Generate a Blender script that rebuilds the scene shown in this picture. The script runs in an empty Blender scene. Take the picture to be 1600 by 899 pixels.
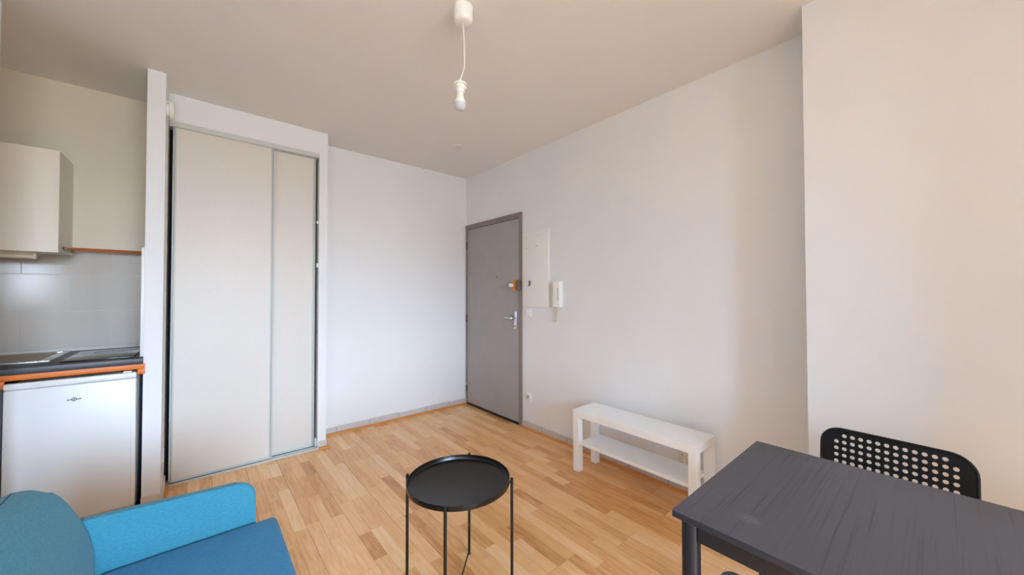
import bpy, bmesh, math, random
from mathutils import Vector, Matrix

SC = bpy.context.scene
COL = SC.collection
R = math.radians

# ------------------------------------------------------------------ camera
cam_d = bpy.data.cameras.new('camera')
cam = bpy.data.objects.new('camera', cam_d)
COL.objects.link(cam)
cam_d.sensor_width = 36.0
cam_d.lens = 570.54 / 1600 * 36
cam_d.clip_start = 0.02
cam.matrix_world = (Matrix.Translation((0, 0, 1.3151)) @ Matrix.Rotation(R(-40.5676), 4, 'Z')
                    @ Matrix.Rotation(R(90 + 0.9717), 4, 'X') @ Matrix.Rotation(R(-0.0756), 4, 'Z'))
SC.camera = cam

# ------------------------------------------------------------------ light
SKY_STRENGTH = 13.0
w = bpy.data.worlds.new('overcast_sky')
SC.world = w
w.use_nodes = True
nt = w.node_tree
nt.nodes.clear()
out = nt.nodes.new('ShaderNodeOutputWorld')
bg = nt.nodes.new('ShaderNodeBackground')
tc = nt.nodes.new('ShaderNodeTexCoord')
sx = nt.nodes.new('ShaderNodeSeparateXYZ')
rp = nt.nodes.new('ShaderNodeValToRGB')
mp = nt.nodes.new('ShaderNodeMapRange')
mp.inputs['From Min'].default_value = -1
mp.inputs['From Max'].default_value = 1
nt.links.new(tc.outputs['Generated'], sx.inputs[0])
nt.links.new(sx.outputs['Z'], mp.inputs['Value'])
nt.links.new(mp.outputs[0], rp.inputs[0])
e = rp.color_ramp.elements
e[0].position = 0.0; e[0].color = (0.17, 0.18, 0.19, 1)      # street and facades opposite
e[1].position = 1.0; e[1].color = (0.67, 0.90, 1.22, 1)        # overcast sky overhead
k = e.new(0.485); k.color = (0.24, 0.26, 0.28, 1)
k = e.new(0.56); k.color = (0.63, 0.84, 1.12, 1)
nt.links.new(rp.outputs[0], bg.inputs[0])
bg.inputs[1].default_value = SKY_STRENGTH
nt.links.new(bg.outputs[0], out.inputs[0])

SC.view_settings.view_transform = 'Standard'
SC.view_settings.look = 'None'
SC.view_settings.gamma = 1
SC.view_settings.use_curve_mapping = False
SC.view_settings.exposure = 2.1
SC.cycles.use_denoising = True
SC.cycles.max_bounces = 12
SC.cycles.diffuse_bounces = 8
SC.cycles.sample_clamp_indirect = 8
SC.cycles.caustics_reflective = False
SC.cycles.caustics_refractive = False


def portal(name, x0, x1, z0, z1, y):
    """Guides the sky's light through a window opening (gives no light itself)."""
    l = bpy.data.lights.new(name, 'AREA')
    l.shape = 'RECTANGLE'
    l.size = x1 - x0
    l.size_y = z1 - z0
    l.cycles.is_portal = True
    o = bpy.data.objects.new(name, l)
    COL.objects.link(o)
    o.location = ((x0 + x1) / 2, y, (z0 + z1) / 2)
    o.rotation_euler = (R(90), 0, 0)
    return o


# room measures
CEIL = 2.707
XR = 2.4475          # right wall
YB = 3.7054          # back wall
YC = 3.4367          # closet front
XC = 0.8372          # closet corner
XCOL0, XCOL1, YCOL = -0.255, -0.172, 3.147
XP, YP = 2.205, 0.412   # chimney breast
YF = -3.4            # window wall
XL = -3.2            # far left wall
YT = 3.84            # tiled wall
YK = 3.72            # boxed wall above the tiles
WIN = [(-0.65, 1.35, 0.80, 2.55), (-2.70, -2.15, 1.15, 2.05)]
portal('window_portal', *WIN[0], YF - 0.2)
portal('kitchen_window_portal', *WIN[1], YF - 0.2)


# ------------------------------------------------------------------ helpers
def lin(c):
    def f(v):
        v /= 255.0
        return v / 12.92 if v <= 0.04045 else ((v + 0.055) / 1.055) ** 2.4
    return (f(c[0]), f(c[1]), f(c[2]), 1)


def mat(name, col, rough=0.5, metal=0.0, spec=0.5, noise=None, bump=None, coat=0.0, sheen=0.0):
    """noise=(scale, amount[, stretch]) mottles the colour, bump=(scale, strength[, stretch]) the relief."""
    m = bpy.data.materials.new(name)
    m.use_nodes = True
    n = m.node_tree.nodes
    L = m.node_tree.links
    b = n['Principled BSDF']
    b.inputs['Base Color'].default_value = lin(col)
    b.inputs['Roughness'].default_value = rough
    b.inputs['Metallic'].default_value = metal
    b.inputs['Specular IOR Level'].default_value = spec
    b.inputs['Coat Weight'].default_value = coat
    b.inputs['Sheen Weight'].default_value = sheen
    co = n.new('ShaderNodeTexCoord')

    def tex(scale, stretch):
        mpn = n.new('ShaderNodeMapping')
        mpn.inputs['Scale'].default_value = stretch
        L.new(co.outputs['Object'], mpn.inputs[0])
        t = n.new('ShaderNodeTexNoise')
        t.inputs['Scale'].default_value = scale
        t.inputs['Detail'].default_value = 4
        L.new(mpn.outputs[0], t.inputs['Vector'])
        return t
    if noise:
        t = tex(noise[0], noise[2] if len(noise) > 2 else (1, 1, 1))
        mr = n.new('ShaderNodeMapRange')
        mr.inputs['From Min'].default_value = 0.25
        mr.inputs['From Max'].default_value = 0.75
        mr.inputs['To Min'].default_value = 1 - noise[1]
        mr.inputs['To Max'].default_value = 1 + noise[1]
        L.new(t.outputs[0], mr.inputs[0])
        mx = n.new('ShaderNodeVectorMath')
        mx.operation = 'SCALE'
        mx.inputs[0].default_value = lin(col)[:3]
        L.new(mr.outputs[0], mx.inputs['Scale'])
        L.new(mx.outputs[0], b.inputs['Base Color'])
    if bump:
        t = tex(bump[0], bump[2] if len(bump) > 2 else (1, 1, 1))
        bp = n.new('ShaderNodeBump')
        bp.inputs['Strength'].default_value = bump[1]
        bp.inputs['Distance'].default_value = 0.002
        L.new(t.outputs[0], bp.inputs['Height'])
        L.new(bp.outputs[0], b.inputs['Normal'])
    return m


def box(bm, x0, x1, y0, y1, z0, z1, bev=0.0, seg=2):
    vs = [bm.verts.new((x, y, z)) for x in (x0, x1) for y in (y0, y1) for z in (z0, z1)]
    fs = [(0, 1, 3, 2), (4, 6, 7, 5), (0, 4, 5, 1), (2, 3, 7, 6), (0, 2, 6, 4), (1, 5, 7, 3)]
    faces = [bm.faces.new([vs[i] for i in f]) for f in fs]
    if bev > 0:
        ed = list({ed for f in faces for ed in f.edges})
        bmesh.ops.bevel(bm, geom=ed, offset=bev, segments=seg, profile=0.5, affect='EDGES', clamp_overlap=True)
    return bm


def B(*a, bev=0.0, seg=2):
    return box(bmesh.new(), *a, bev=bev, seg=seg)


def frame_of(d):
    d = d.normalized()
    u = d.cross(Vector((0, 0, 1)))
    if u.length < 1e-4:
        u = Vector((1, 0, 0))
    u.normalize()
    return u, d.cross(u).normalized()


def tube(bm, pts, r, seg=12, caps=True, closed=False):
    pts = [Vector(p) for p in pts]
    n = len(pts)
    rings = []
    for i, p in enumerate(pts):
        if closed:
            d = pts[(i + 1) % n] - pts[i - 1]
        else:
            d = pts[min(i + 1, n - 1)] - pts[max(i - 1, 0)]
        u, v = frame_of(d)
        rr = r[i] if isinstance(r, (list, tuple)) else r
        rings.append([bm.verts.new(p + u * rr * math.cos(a) + v * rr * math.sin(a))
                      for a in (2 * math.pi * k / seg for k in range(seg))])
    m = n if closed else n - 1
    for i in range(m):
        a, b = rings[i], rings[(i + 1) % n]
        for k in range(seg):
            bm.faces.new((a[k], a[(k + 1) % seg], b[(k + 1) % seg], b[k]))
    if caps and not closed:
        bm.faces.new(rings[0][::-1])
        bm.faces.new(rings[-1])
    return bm


def lathe(bm, prof, seg=32, axis='Z', origin=(0, 0, 0)):
    """prof: list of (radius, height) along the axis."""
    o = Vector(origin)
    rings = []
    for r, h in prof:
        ring = []
        if r < 1e-6:
            p = {'Z': Vector((0, 0, h)), 'X': Vector((h, 0, 0)), 'Y': Vector((0, h, 0))}[axis]
            ring = [bm.verts.new(o + p)]
        else:
            for k in range(seg):
                a = 2 * math.pi * k / seg
                c, s = r * math.cos(a), r * math.sin(a)
                p = {'Z': Vector((c, s, h)), 'X': Vector((h, c, s)), 'Y': Vector((s, h, c))}[axis]
                ring.append(bm.verts.new(o + p))
        rings.append(ring)
    for a, b in zip(rings, rings[1:]):
        for k in range(seg):
            k2 = (k + 1) % seg
            if len(a) == 1 and len(b) == 1:
                continue
            if len(a) == 1:
                bm.faces.new((a[0], b[k2], b[k]))
            elif len(b) == 1:
                bm.faces.new((a[k], a[k2], b[0]))
            else:
                bm.faces.new((a[k], a[k2], b[k2], b[k]))
    return bm


def prism_y(bm, prof, y0, y1, bev=0.0, seg=3):
    """Closed outline in (x, z), extruded along y; its two rims rounded by bev."""
    a = [bm.verts.new((x, y0, z)) for x, z in prof]
    b = [bm.verts.new((x, y1, z)) for x, z in prof]
    n = len(prof)
    f0 = bm.faces.new(a)
    f1 = bm.faces.new(b[::-1])
    for i in range(n):
        bm.faces.new((a[i], b[i], b[(i + 1) % n], a[(i + 1) % n]))
    if bev:
        ed = list(f0.edges) + list(f1.edges)
        bmesh.ops.bevel(bm, geom=ed, offset=bev, segments=seg, profile=0.5, affect='EDGES', clamp_overlap=True)
    return bm


def obj(name, bm, m, parent=None, smooth=True, origin=None):
    bmesh.ops.recalc_face_normals(bm, faces=bm.faces)
    if origin is None and parent is not None:
        origin = parent_origin.get(parent.name, (0, 0, 0))
        loc = (0, 0, 0)
    else:
        origin = origin or (0, 0, 0)
        loc = origin
        if parent is not None:
            po = parent_origin.get(parent.name, (0, 0, 0))
            loc = tuple(a - b for a, b in zip(origin, po))
    bmesh.ops.translate(bm, verts=bm.verts, vec=-Vector(origin))
    me = bpy.data.meshes.new(name)
    bm.to_mesh(me)
    bm.free()
    me.materials.append(m)
    if smooth:
        me.polygons.foreach_set('use_smooth', [True] * len(me.polygons))
        me.set_sharp_from_angle(angle=R(35))
    o = bpy.data.objects.new(name, me)
    COL.objects.link(o)
    o.location = loc
    if parent is not None:
        o.parent = parent
    parent_origin[o.name] = tuple(origin)
    return o


parent_origin = {}


def thing(name, loc, label=None, cat=None, group=None, kind=None):
    o = bpy.data.objects.new(name, None)
    o.empty_display_size = 0.05
    COL.objects.link(o)
    o.location = loc
    parent_origin[o.name] = tuple(loc)
    return tag(o, label, cat, group, kind)


def tag(o, label=None, cat=None, group=None, kind=None):
    if label: o['label'] = label
    if cat: o['category'] = cat
    if group: o['group'] = group
    if kind: o['kind'] = kind
    return o


def struct(name, bm, m, label=None, smooth=False):
    return tag(obj(name, bm, m, smooth=smooth), label, kind='structure')


# ------------------------------------------------------------------ materials
M = {}
M['wall'] = mat('white_wall_paint', (230, 231, 231), 0.62, noise=(3.0, 0.012), bump=(160, 0.06))
M['wall_warm'] = mat('cream_wall_paint', (222, 214, 193), 0.5, noise=(2.2, 0.03), bump=(120, 0.05))
M['ceiling'] = mat('ceiling_paint', (232, 231, 230), 0.8, noise=(2.0, 0.015), bump=(140, 0.05))
M['melamine'] = mat('off_white_melamine', (216, 211, 202), 0.42, noise=(30, 0.01), bump=(220, 0.08))
M['cabinet'] = mat('cream_melamine', (232, 225, 210), 0.4, noise=(12, 0.01))
M['profile'] = mat('pale_painted_steel', (198, 203, 198), 0.4)
M['dark'] = mat('painted_darkness', (26, 25, 28), 0.9)  # near-black colour stands in for shade inside the wardrobe and behind the door
M['door'] = mat('taupe_door_paint', (162, 158, 155), 0.5, noise=(5, 0.05), bump=(60, 0.06))
M['door_frame'] = mat('taupe_frame_paint', (136, 127, 121), 0.5, noise=(8, 0.05))
M['chrome'] = mat('brushed_steel', (215, 215, 215), 0.28, metal=1.0)
M['rubber'] = mat('black_rubber', (22, 22, 24), 0.6)
M['white_plastic'] = mat('white_plastic', (236, 236, 233), 0.35)
M['grey_dot'] = mat('grey_plastic', (120, 120, 120), 0.5)
M['ivory'] = mat('ivory_plastic', (226, 214, 190), 0.45)
M['cord_ivory'] = mat('ivory_cord', (222, 204, 176), 0.5)
M['brass'] = mat('orange_brass', (214, 146, 34), 0.38, metal=0.25)
M['keeper'] = mat('bronze_keeper', (112, 92, 80), 0.45, metal=0.2)
M['hinge'] = mat('dark_hinge_steel', (92, 74, 70), 0.45, metal=0.5)
M['orange'] = mat('orange_sticker', (226, 148, 44), 0.5)
M['skirt'] = mat('grey_skirting_tile', (196, 190, 188), 0.35, noise=(40, 0.04))
M['filler'] = mat('dark_tile_joint', (120, 112, 108), 0.8)
M['skirt_old'] = mat('worn_plaster_base', (214, 203, 188), 0.7, noise=(30, 0.12))
M['bead'] = mat('honey_wood_bead', (206, 134, 62), 0.42, noise=(30, 0.14, (0.2, 0.2, 3)))
M['tile'] = mat('white_glazed_tile', (202, 195, 184), 0.14, spec=0.55)
M['grout'] = mat('pale_grout', (216, 210, 201), 0.8)
M['worktop'] = mat('charcoal_laminate', (58, 56, 58), 0.42, noise=(60, 0.12))
M['hob'] = mat('black_glass', (14, 14, 16), 0.14, coat=0.3)
M['steel'] = mat('stainless_sink', (205, 202, 196), 0.25, metal=1.0, noise=(20, 0.03, (1, 8, 1)))
M['orange_wood'] = mat('orange_varnished_wood', (218, 112, 4), 0.45, noise=(18, 0.16, (0.3, 3, 6)))
M['chip'] = mat('raw_chipboard', (176, 92, 38), 0.8, noise=(160, 0.35))
M['fridge'] = mat('white_fridge_enamel', (228, 229, 228), 0.32, bump=(250, 0.03))
M['navy'] = mat('navy_gap_shade_and_hose', (38, 44, 58), 0.6)  # painted shade of the fridge gap, also colours the hose
M['grey_panel'] = mat('slate_grey_panel', (72, 72, 78), 0.55)
M['black_print'] = mat('black_print', (30, 31, 36), 0.6)
M['white_print'] = mat('white_emblem', (226, 228, 232), 0.4)
M['lamp_beige'] = mat('aged_lamp_plastic', (222, 210, 184), 0.5)
M['bulb'] = mat('frosted_bulb', (196, 200, 208), 0.25)
M['cord_white'] = mat('white_cord', (240, 238, 234), 0.5)
M['bench'] = mat('white_foil', (246, 248, 249), 0.36)
M['black_metal'] = mat('black_powder_coat', (13, 12, 12), 0.27, spec=0.5, noise=(40, 0.1))
M['black_plastic'] = mat('black_chair_plastic', (8, 8, 12), 0.5, spec=0.3)
M['table_edge'] = mat('dark_edge_band', (40, 42, 52), 0.4)
M['stool'] = mat('dark_grey_plastic', (70, 72, 78), 0.45)
M['frame_steel'] = mat('dark_blue_black_steel', (25, 26, 34), 0.42)
M['sofa'] = mat('teal_fabric', (59, 131, 151), 0.92, spec=0.12, noise=(90, 0.16, (1, 1, 3)), bump=(420, 0.35), sheen=0.15)
M['sofa_seat'] = mat('teal_fabric_seat_shade', (56, 128, 170), 0.92, spec=0.12, noise=(120, 0.13), bump=(420, 0.35), sheen=0.1)  # same sofa fabric, the seat's different light put into a bluer colour
M['seam'] = mat('dark_seam_thread', (22, 66, 88), 0.9)
M['win_frame'] = mat('white_window_frame', (238, 238, 236), 0.4)


def pane_material():
    m = bpy.data.materials.new('window_pane')
    m.use_nodes = True
    n, L = m.node_tree.nodes, m.node_tree.links
    n.clear()
    o = n.new('ShaderNodeOutputMaterial')
    mx = n.new('ShaderNodeMixShader')
    t = n.new('ShaderNodeBsdfTransparent')
    g = n.new('ShaderNodeBsdfGlossy')
    g.inputs['Roughness'].default_value = 0.02
    mx.inputs[0].default_value = 0.06
    L.new(t.outputs[0], mx.inputs[1]); L.new(g.outputs[0], mx.inputs[2]); L.new(mx.outputs[0], o.inputs[0])
    return m


M['pane'] = pane_material()


def floor_material():
    """Honey-oak strip: the per-strip 'tone' picks the shade, stretched noise draws the grain."""
    m = bpy.data.materials.new('oak_strip')
    m.use_nodes = True
    n, L = m.node_tree.nodes, m.node_tree.links
    b = n['Principled BSDF']
    at = n.new('ShaderNodeAttribute'); at.attribute_name = 'tone'
    geo = n.new('ShaderNodeNewGeometry')
    cmb = n.new('ShaderNodeCombineXYZ')
    mul = n.new('ShaderNodeMath'); mul.operation = 'MULTIPLY'; mul.inputs[1].default_value = 53.0
    L.new(at.outputs['Fac'], mul.inputs[0])
    L.new(mul.outputs[0], cmb.inputs[0]); L.new(mul.outputs[0], cmb.inputs[1])
    add = n.new('ShaderNodeVectorMath'); add.operation = 'ADD'
    L.new(geo.outputs['Position'], add.inputs[0]); L.new(cmb.outputs[0], add.inputs[1])

    def nz(scale, stretch, detail, dist=0.0):
        mpn = n.new('ShaderNodeMapping'); mpn.inputs['Scale'].default_value = stretch
        L.new(add.outputs[0], mpn.inputs[0])
        t = n.new('ShaderNodeTexNoise'); t.inputs['Scale'].default_value = scale
        t.inputs['Detail'].default_value = detail; t.inputs['Distortion'].default_value = dist
        L.new(mpn.outputs[0], t.inputs['Vector'])
        return t
    grain = nz(6.0, (9, 0.9, 1), 5, 0.8)
    fine = nz(60.0, (6, 0.35, 1), 3)
    ramp = n.new('ShaderNodeValToRGB')
    e = ramp.color_ramp.elements
    e[0].position = 0.0; e[0].color = lin((196, 134, 74))
    e[1].position = 1.0; e[1].color = lin((250, 212, 164))
    k = e.new(0.22); k.color = lin((222, 162, 100))
    k = e.new(0.6); k.color = lin((242, 189, 130))
    a1 = n.new('ShaderNodeMath'); a1.operation = 'MULTIPLY_ADD'
    L.new(grain.outputs[0], a1.inputs[0]); a1.inputs[1].default_value = 0.8; a1.inputs[2].default_value = -0.42
    a2 = n.new('ShaderNodeMath'); a2.operation = 'ADD'
    L.new(a1.outputs[0], a2.inputs[0]); L.new(at.outputs['Fac'], a2.inputs[1])
    a3 = n.new('ShaderNodeMath'); a3.operation = 'MULTIPLY_ADD'
    L.new(fine.outputs[0], a3.inputs[0]); a3.inputs[1].default_value = 0.34; a3.inputs[2].default_value = -0.17
    a4 = n.new('ShaderNodeMath'); a4.operation = 'ADD'
    L.new(a2.outputs[0], a4.inputs[0]); L.new(a3.outputs[0], a4.inputs[1])
    L.new(a4.outputs[0], ramp.inputs[0])
    L.new(ramp.outputs[0], b.inputs['Base Color'])
    b.inputs['Roughness'].default_value = 0.25
    b.inputs['Specular IOR Level'].default_value = 0.5
    bp = n.new('ShaderNodeBump'); bp.inputs['Strength'].default_value = 0.05; bp.inputs['Distance'].default_value = 0.001
    L.new(fine.outputs[0], bp.inputs['Height']); L.new(bp.outputs[0], b.inputs['Normal'])
    return m


M['oak'] = floor_material()


def table_material():
    """Black-brown foil with an embossed grain along x and one pale scuff."""
    m = bpy.data.materials.new('black_brown_wood_foil')
    m.use_nodes = True
    n, L = m.node_tree.nodes, m.node_tree.links
    b = n['Principled BSDF']
    geo = n.new('ShaderNodeNewGeometry')
    mpn = n.new('ShaderNodeMapping'); mpn.inputs['Scale'].default_value = (0.45, 30, 1)
    L.new(geo.outputs['Position'], mpn.inputs[0])
    t = n.new('ShaderNodeTexNoise'); t.inputs['Scale'].default_value = 5; t.inputs['Detail'].default_value = 6
    t.inputs['Distortion'].default_value = 0.6
    L.new(mpn.outputs[0], t.inputs['Vector'])
    rmp = n.new('ShaderNodeValToRGB')
    e = rmp.color_ramp.elements
    e[0].position = 0.30; e[0].color = lin((50, 49, 53))
    e[1].position = 0.46; e[1].color = lin((69, 68, 73))
    L.new(t.outputs[0], rmp.inputs[0])
    fn = n.new('ShaderNodeTexNoise'); fn.inputs['Scale'].default_value = 420
    L.new(geo.outputs['Position'], fn.inputs['Vector'])
    # scuff: a short streak of pale scratches near the free end
    mp2 = n.new('ShaderNodeMapping'); mp2.vector_type = 'POINT'
    mp2.inputs['Location'].default_value = (-1.045 * 42, -0.315 * 30, 0)
    mp2.inputs['Scale'].default_value = (42, 30, 0)
    L.new(geo.outputs['Position'], mp2.inputs[0])
    ln = n.new('ShaderNodeVectorMath'); ln.operation = 'LENGTH'
    L.new(mp2.outputs[0], ln.inputs[0])
    sc = n.new('ShaderNodeMapRange'); sc.inputs['From Min'].default_value = 1.0; sc.inputs['From Max'].default_value = 0.2
    L.new(ln.outputs['Value'], sc.inputs[0])
    sn = n.new('ShaderNodeTexNoise'); sn.inputs['Scale'].default_value = 150
    L.new(mpn.outputs[0], sn.inputs['Vector'])
    sm = n.new('ShaderNodeMapRange'); sm.inputs['From Min'].default_value = 0.5; sm.inputs['From Max'].default_value = 0.7
    L.new(sn.outputs[0], sm.inputs[0])
    mm = n.new('ShaderNodeMath'); mm.operation = 'MULTIPLY'
    L.new(sc.outputs[0], mm.inputs[0]); L.new(sm.outputs[0], mm.inputs[1])
    mix = n.new('ShaderNodeMix'); mix.data_type = 'RGBA'
    L.new(mm.outputs[0], mix.inputs['Factor'])
    L.new(rmp.outputs[0], mix.inputs['A']); mix.inputs['B'].default_value = lin((150, 152, 158))
    L.new(mix.outputs['Result'], b.inputs['Base Color'])
    b.inputs['Roughness'].default_value = 0.46
    bp = n.new('ShaderNodeBump'); bp.inputs['Strength'].default_value = 0.22; bp.inputs['Distance'].default_value = 0.0015
    L.new(t.outputs[0], bp.inputs['Height'])
    bp2 = n.new('ShaderNodeBump'); bp2.inputs['Strength'].default_value = 0.15; bp2.inputs['Distance'].default_value = 0.001
    L.new(fn.outputs[0], bp2.inputs['Height']); L.new(bp.outputs[0], bp2.inputs['Normal'])
    L.new(bp2.outputs[0], b.inputs['Normal'])
    return m


M['table'] = table_material()


def cover_material():
    """Cream metal cover with a few old yellow glue smears in its upper third."""
    m = mat('cream_cover', (226, 222, 212), 0.5)
    n, L = m.node_tree.nodes, m.node_tree.links
    b = n['Principled BSDF']
    geo = n.new('ShaderNodeNewGeometry')
    acc = None
    for (y, z, ly, lz) in ((2.62, 1.855, 0.035, 0.007), (2.45, 1.868, 0.03, 0.006), (2.62, 1.757, 0.05, 0.007),
                           (2.48, 1.77, 0.035, 0.007), (2.39, 1.868, 0.012, 0.006)):
        mp2 = n.new('ShaderNodeMapping')
        mp2.inputs['Location'].default_value = (0, -y / ly, -z / lz)
        mp2.inputs['Scale'].default_value = (0, 1 / ly, 1 / lz)
        L.new(geo.outputs['Position'], mp2.inputs[0])
        ln = n.new('ShaderNodeVectorMath'); ln.operation = 'LENGTH'
        L.new(mp2.outputs[0], ln.inputs[0])
        r = n.new('ShaderNodeMapRange'); r.inputs['From Min'].default_value = 1.0; r.inputs['From Max'].default_value = 0.3
        L.new(ln.outputs['Value'], r.inputs[0])
        if acc is None:
            acc = r.outputs[0]
        else:
            a = n.new('ShaderNodeMath'); a.operation = 'MAXIMUM'
            L.new(acc, a.inputs[0]); L.new(r.outputs[0], a.inputs[1]); acc = a.outputs[0]
    nz = n.new('ShaderNodeTexNoise'); nz.inputs['Scale'].default_value = 60
    L.new(geo.outputs['Position'], nz.inputs['Vector'])
    a = n.new('ShaderNodeMath'); a.operation = 'MULTIPLY'
    L.new(acc, a.inputs[0]); L.new(nz.outputs[0], a.inputs[1])
    mix = n.new('ShaderNodeMix'); mix.data_type = 'RGBA'
    L.new(a.outputs[0], mix.inputs['Factor'])
    mix.inputs['A'].default_value = lin((236, 235, 230)); mix.inputs['B'].default_value = lin((210, 178, 112))
    L.new(mix.outputs['Result'], b.inputs['Base Color'])
    return m


M['cover'] = cover_material()

# ------------------------------------------------------------------ the room shell
slab = struct('floor', B(XL - 0.12, XR + 0.2, YF - 0.2, 4.2, -0.12, -0.009), M['grey_panel'], 'honey oak strip laminate floor')
struct('ceiling', B(XL - 0.12, XR + 0.2, YF - 0.2, 4.2, CEIL, CEIL + 0.12), M['ceiling'], 'plain warm white ceiling')

bm = bmesh.new()
box(bm, XR, XR + 0.14, YP - 0.2, 2.700, -0.009, CEIL)
box(bm, XR, XR + 0.14, 2.700, YB, 2.135, CEIL)
struct('wall_right', bm, M['wall'], 'long white wall with the grey entrance door')
struct('wall_added_leak_block', B(XR + .10, XR + .14, 2.69, YB, -.009, 2.14), M['dark'])  # unseen dark panel added to stop light leaking in below the door
struct('wall_back', B(XC - 0.06, XR + 0.14, YB, YB + 0.3, -0.009, CEIL), M['wall'], 'white wall between wardrobe and entrance door')
struct('wall_pillar', B(XP, XR + 0.14, YF, YP, -0.009, CEIL), M['wall'], 'white chimney breast behind the black chair')

bm = bmesh.new()                                                    # wardrobe front, an opening for the sliding doors
box(bm, XCOL1, XC, YC, YC + 0.09, 2.515, CEIL)
box(bm, 0.772, XC, YC, YB, -0.009, 2.515)
box(bm, 0.772, XC, YC + 0.09, YB, 2.515, CEIL)
struct('wall_wardrobe', bm, M['wall'], 'white wall framing the sliding wardrobe doors')
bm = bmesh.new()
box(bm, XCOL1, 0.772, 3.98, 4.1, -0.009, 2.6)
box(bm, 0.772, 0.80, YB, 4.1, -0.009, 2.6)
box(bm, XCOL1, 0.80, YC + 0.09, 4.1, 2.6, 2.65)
struct('wall_wardrobe_inside', bm, M['dark'], 'inside of the wardrobe with its shade painted dark')
struct('wall_column', B(XCOL0, XCOL1, YCOL, 4.1, -0.009, CEIL), M['wall'], 'narrow white partition end between kitchen and wardrobe')
bm = bmesh.new()
box(bm, XL, XCOL0, YK, 4.1, 1.604, CEIL)
box(bm, XL, XCOL0, YT, 4.1, -0.009, 1.604)
wk = struct('wall_kitchen', bm, M['wall_warm'], 'cream kitchen wall with white tiles over the worktop')
struct('wall_added_for_shade', B(1.36, XP, YF, -1.1, -0.009, CEIL), M['wall'])  # unseen wall block added to shade the chimney breast from the window
struct('wall_left', B(XL - 0.12, XL, YF - 0.2, 4.1, -0.009, CEIL), M['wall'])
struct('wall_partition', B(-0.83, -0.700, 0.85, 2.765, -0.009, CEIL), M['wall'], 'white partition end at the left edge')
bm = bmesh.new()                                                    # unseen cross wall added to keep window light off the kitchen, with a doorway
box(bm, XL, -1.80, .85, .95, -.009, CEIL); box(bm, -1.22, -.83, .85, .95, -.009, CEIL); box(bm, -1.80, -1.22, .85, .95, 2.12, CEIL)
struct('wall_added_light_screen', bm, M['wall'])
bm = bmesh.new()
xs = [XL, WIN[1][0], WIN[1][1], WIN[0][0], WIN[0][1], XR + 0.14]
for i in range(5):
    if i in (1, 3):
        wv = WIN[1] if i == 1 else WIN[0]
        box(bm, xs[i], xs[i + 1], YF - 0.2, YF, -0.009, wv[2])
        box(bm, xs[i], xs[i + 1], YF - 0.2, YF, wv[3], CEIL)
    else:
        box(bm, xs[i], xs[i + 1], YF - 0.2, YF, -0.009, CEIL)
struct('wall_front', bm, M['wall'])


def window(name, x0, x1, z0, z1, leaves):
    t = thing(name, ((x0 + x1) / 2, YF - 0.1, z0), kind='structure')
    y0, y1 = YF - 0.13, YF - 0.07
    bm = bmesh.new()
    f = 0.05
    box(bm, x0, x0 + f, y0, y1, z0, z1); box(bm, x1 - f, x1, y0, y1, z0, z1)
    box(bm, x0 + f, x1 - f, y0, y1, z0, z0 + f); box(bm, x0 + f, x1 - f, y0, y1, z1 - f, z1)
    obj('window_frame', bm, M['win_frame'], t)
    wdt = (x1 - x0 - 2 * f) / leaves
    for i in range(leaves):
        a, b = x0 + f + i * wdt, x0 + f + (i + 1) * wdt
        s = 0.045
        bm = bmesh.new()
        box(bm, a, a + s, y0 + .005, y1 + .005, z0 + f, z1 - f); box(bm, b - s, b, y0 + .005, y1 + .005, z0 + f, z1 - f)
        box(bm, a + s, b - s, y0 + .005, y1 + .005, z0 + f, z0 + f + s); box(bm, a + s, b - s, y0 + .005, y1 + .005, z1 - f - s, z1 - f)
        sa = obj('sash', bm, M['win_frame'], t)
        obj('pane', B(a + s, b - s, YF - 0.104, YF - 0.098, z0 + f + s, z1 - f - s), M['pane'], sa)


window('window_1', *WIN[0], 2)
window('window_2', *WIN[1], 1)

# ------------------------------------------------------------------ floor strips
cy, sy = math.cos(R(40.5676)), math.sin(R(40.5676))


def pix(x, y, z):
    z -= 1.3151
    r = x * cy - y * sy
    d = x * sy + y * cy
    if d < 0.05:
        return None
    return 800 + 570.54 * r / d, 459.2 - 570.54 * z / d


rng = random.Random(11)
SW = 0.0655
strips = []
x = -0.705
ci = 0
while x < XR:
    off = rng.uniform(0, 1.2)
    for s in range(3):
        x0, x1 = x + s * SW, x + (s + 1) * SW
        y = YF - off
        while y < 4.0:
            cuts = [0.0, .42 + rng.uniform(-.2, .16), .84 + rng.uniform(-.12, .2), 1.2] if rng.random() < .7 else [0.0, .6 + rng.uniform(-.22, .22), 1.2]
            for a, b in zip(cuts, cuts[1:]):
                ya, yb = max(y + a, YF), min(y + b, YB)
                if yb - ya > 0.01 and x0 < XR:
                    ga = 0.0006 if a == 0 else 0.0002
                    gb = 0.0006 if b == 1.2 else 0.0002
                    gl = 0.0006 if s == 0 else 0.0002
                    gr = 0.0006 if s == 2 else 0.0002
                    strips.append((x0 + gl, min(x1, XR) - gr, ya + ga, yb - gb, (rng.betavariate(6, 5) if rng.random() < .86 else rng.uniform(.1, .35))))
            y += 1.2
    x += 3 * SW
    ci += 1
# the far-left strips of floor beside the kitchen
x = XL
while x < -0.706:
    y = YF - rng.uniform(0, .4)
    while y < 4.1:
        l = rng.uniform(.3, .5)
        strips.append((x + .0003, min(x + SW, -0.705) - .0003, max(y, YF) + .0003, min(y + l, YT) - .0003, (rng.betavariate(6, 5) if rng.random() < .86 else rng.uniform(.1, .35))))
        y += l
    x += SW
strips = [s for s in strips if s[1] - s[0] > .005 and s[3] - s[2] > .01
          and not (s[0] > XP and s[3] < YP) and not (s[2] > YC + .05 and s[1] < XC and s[0] > XCOL0)]


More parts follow.
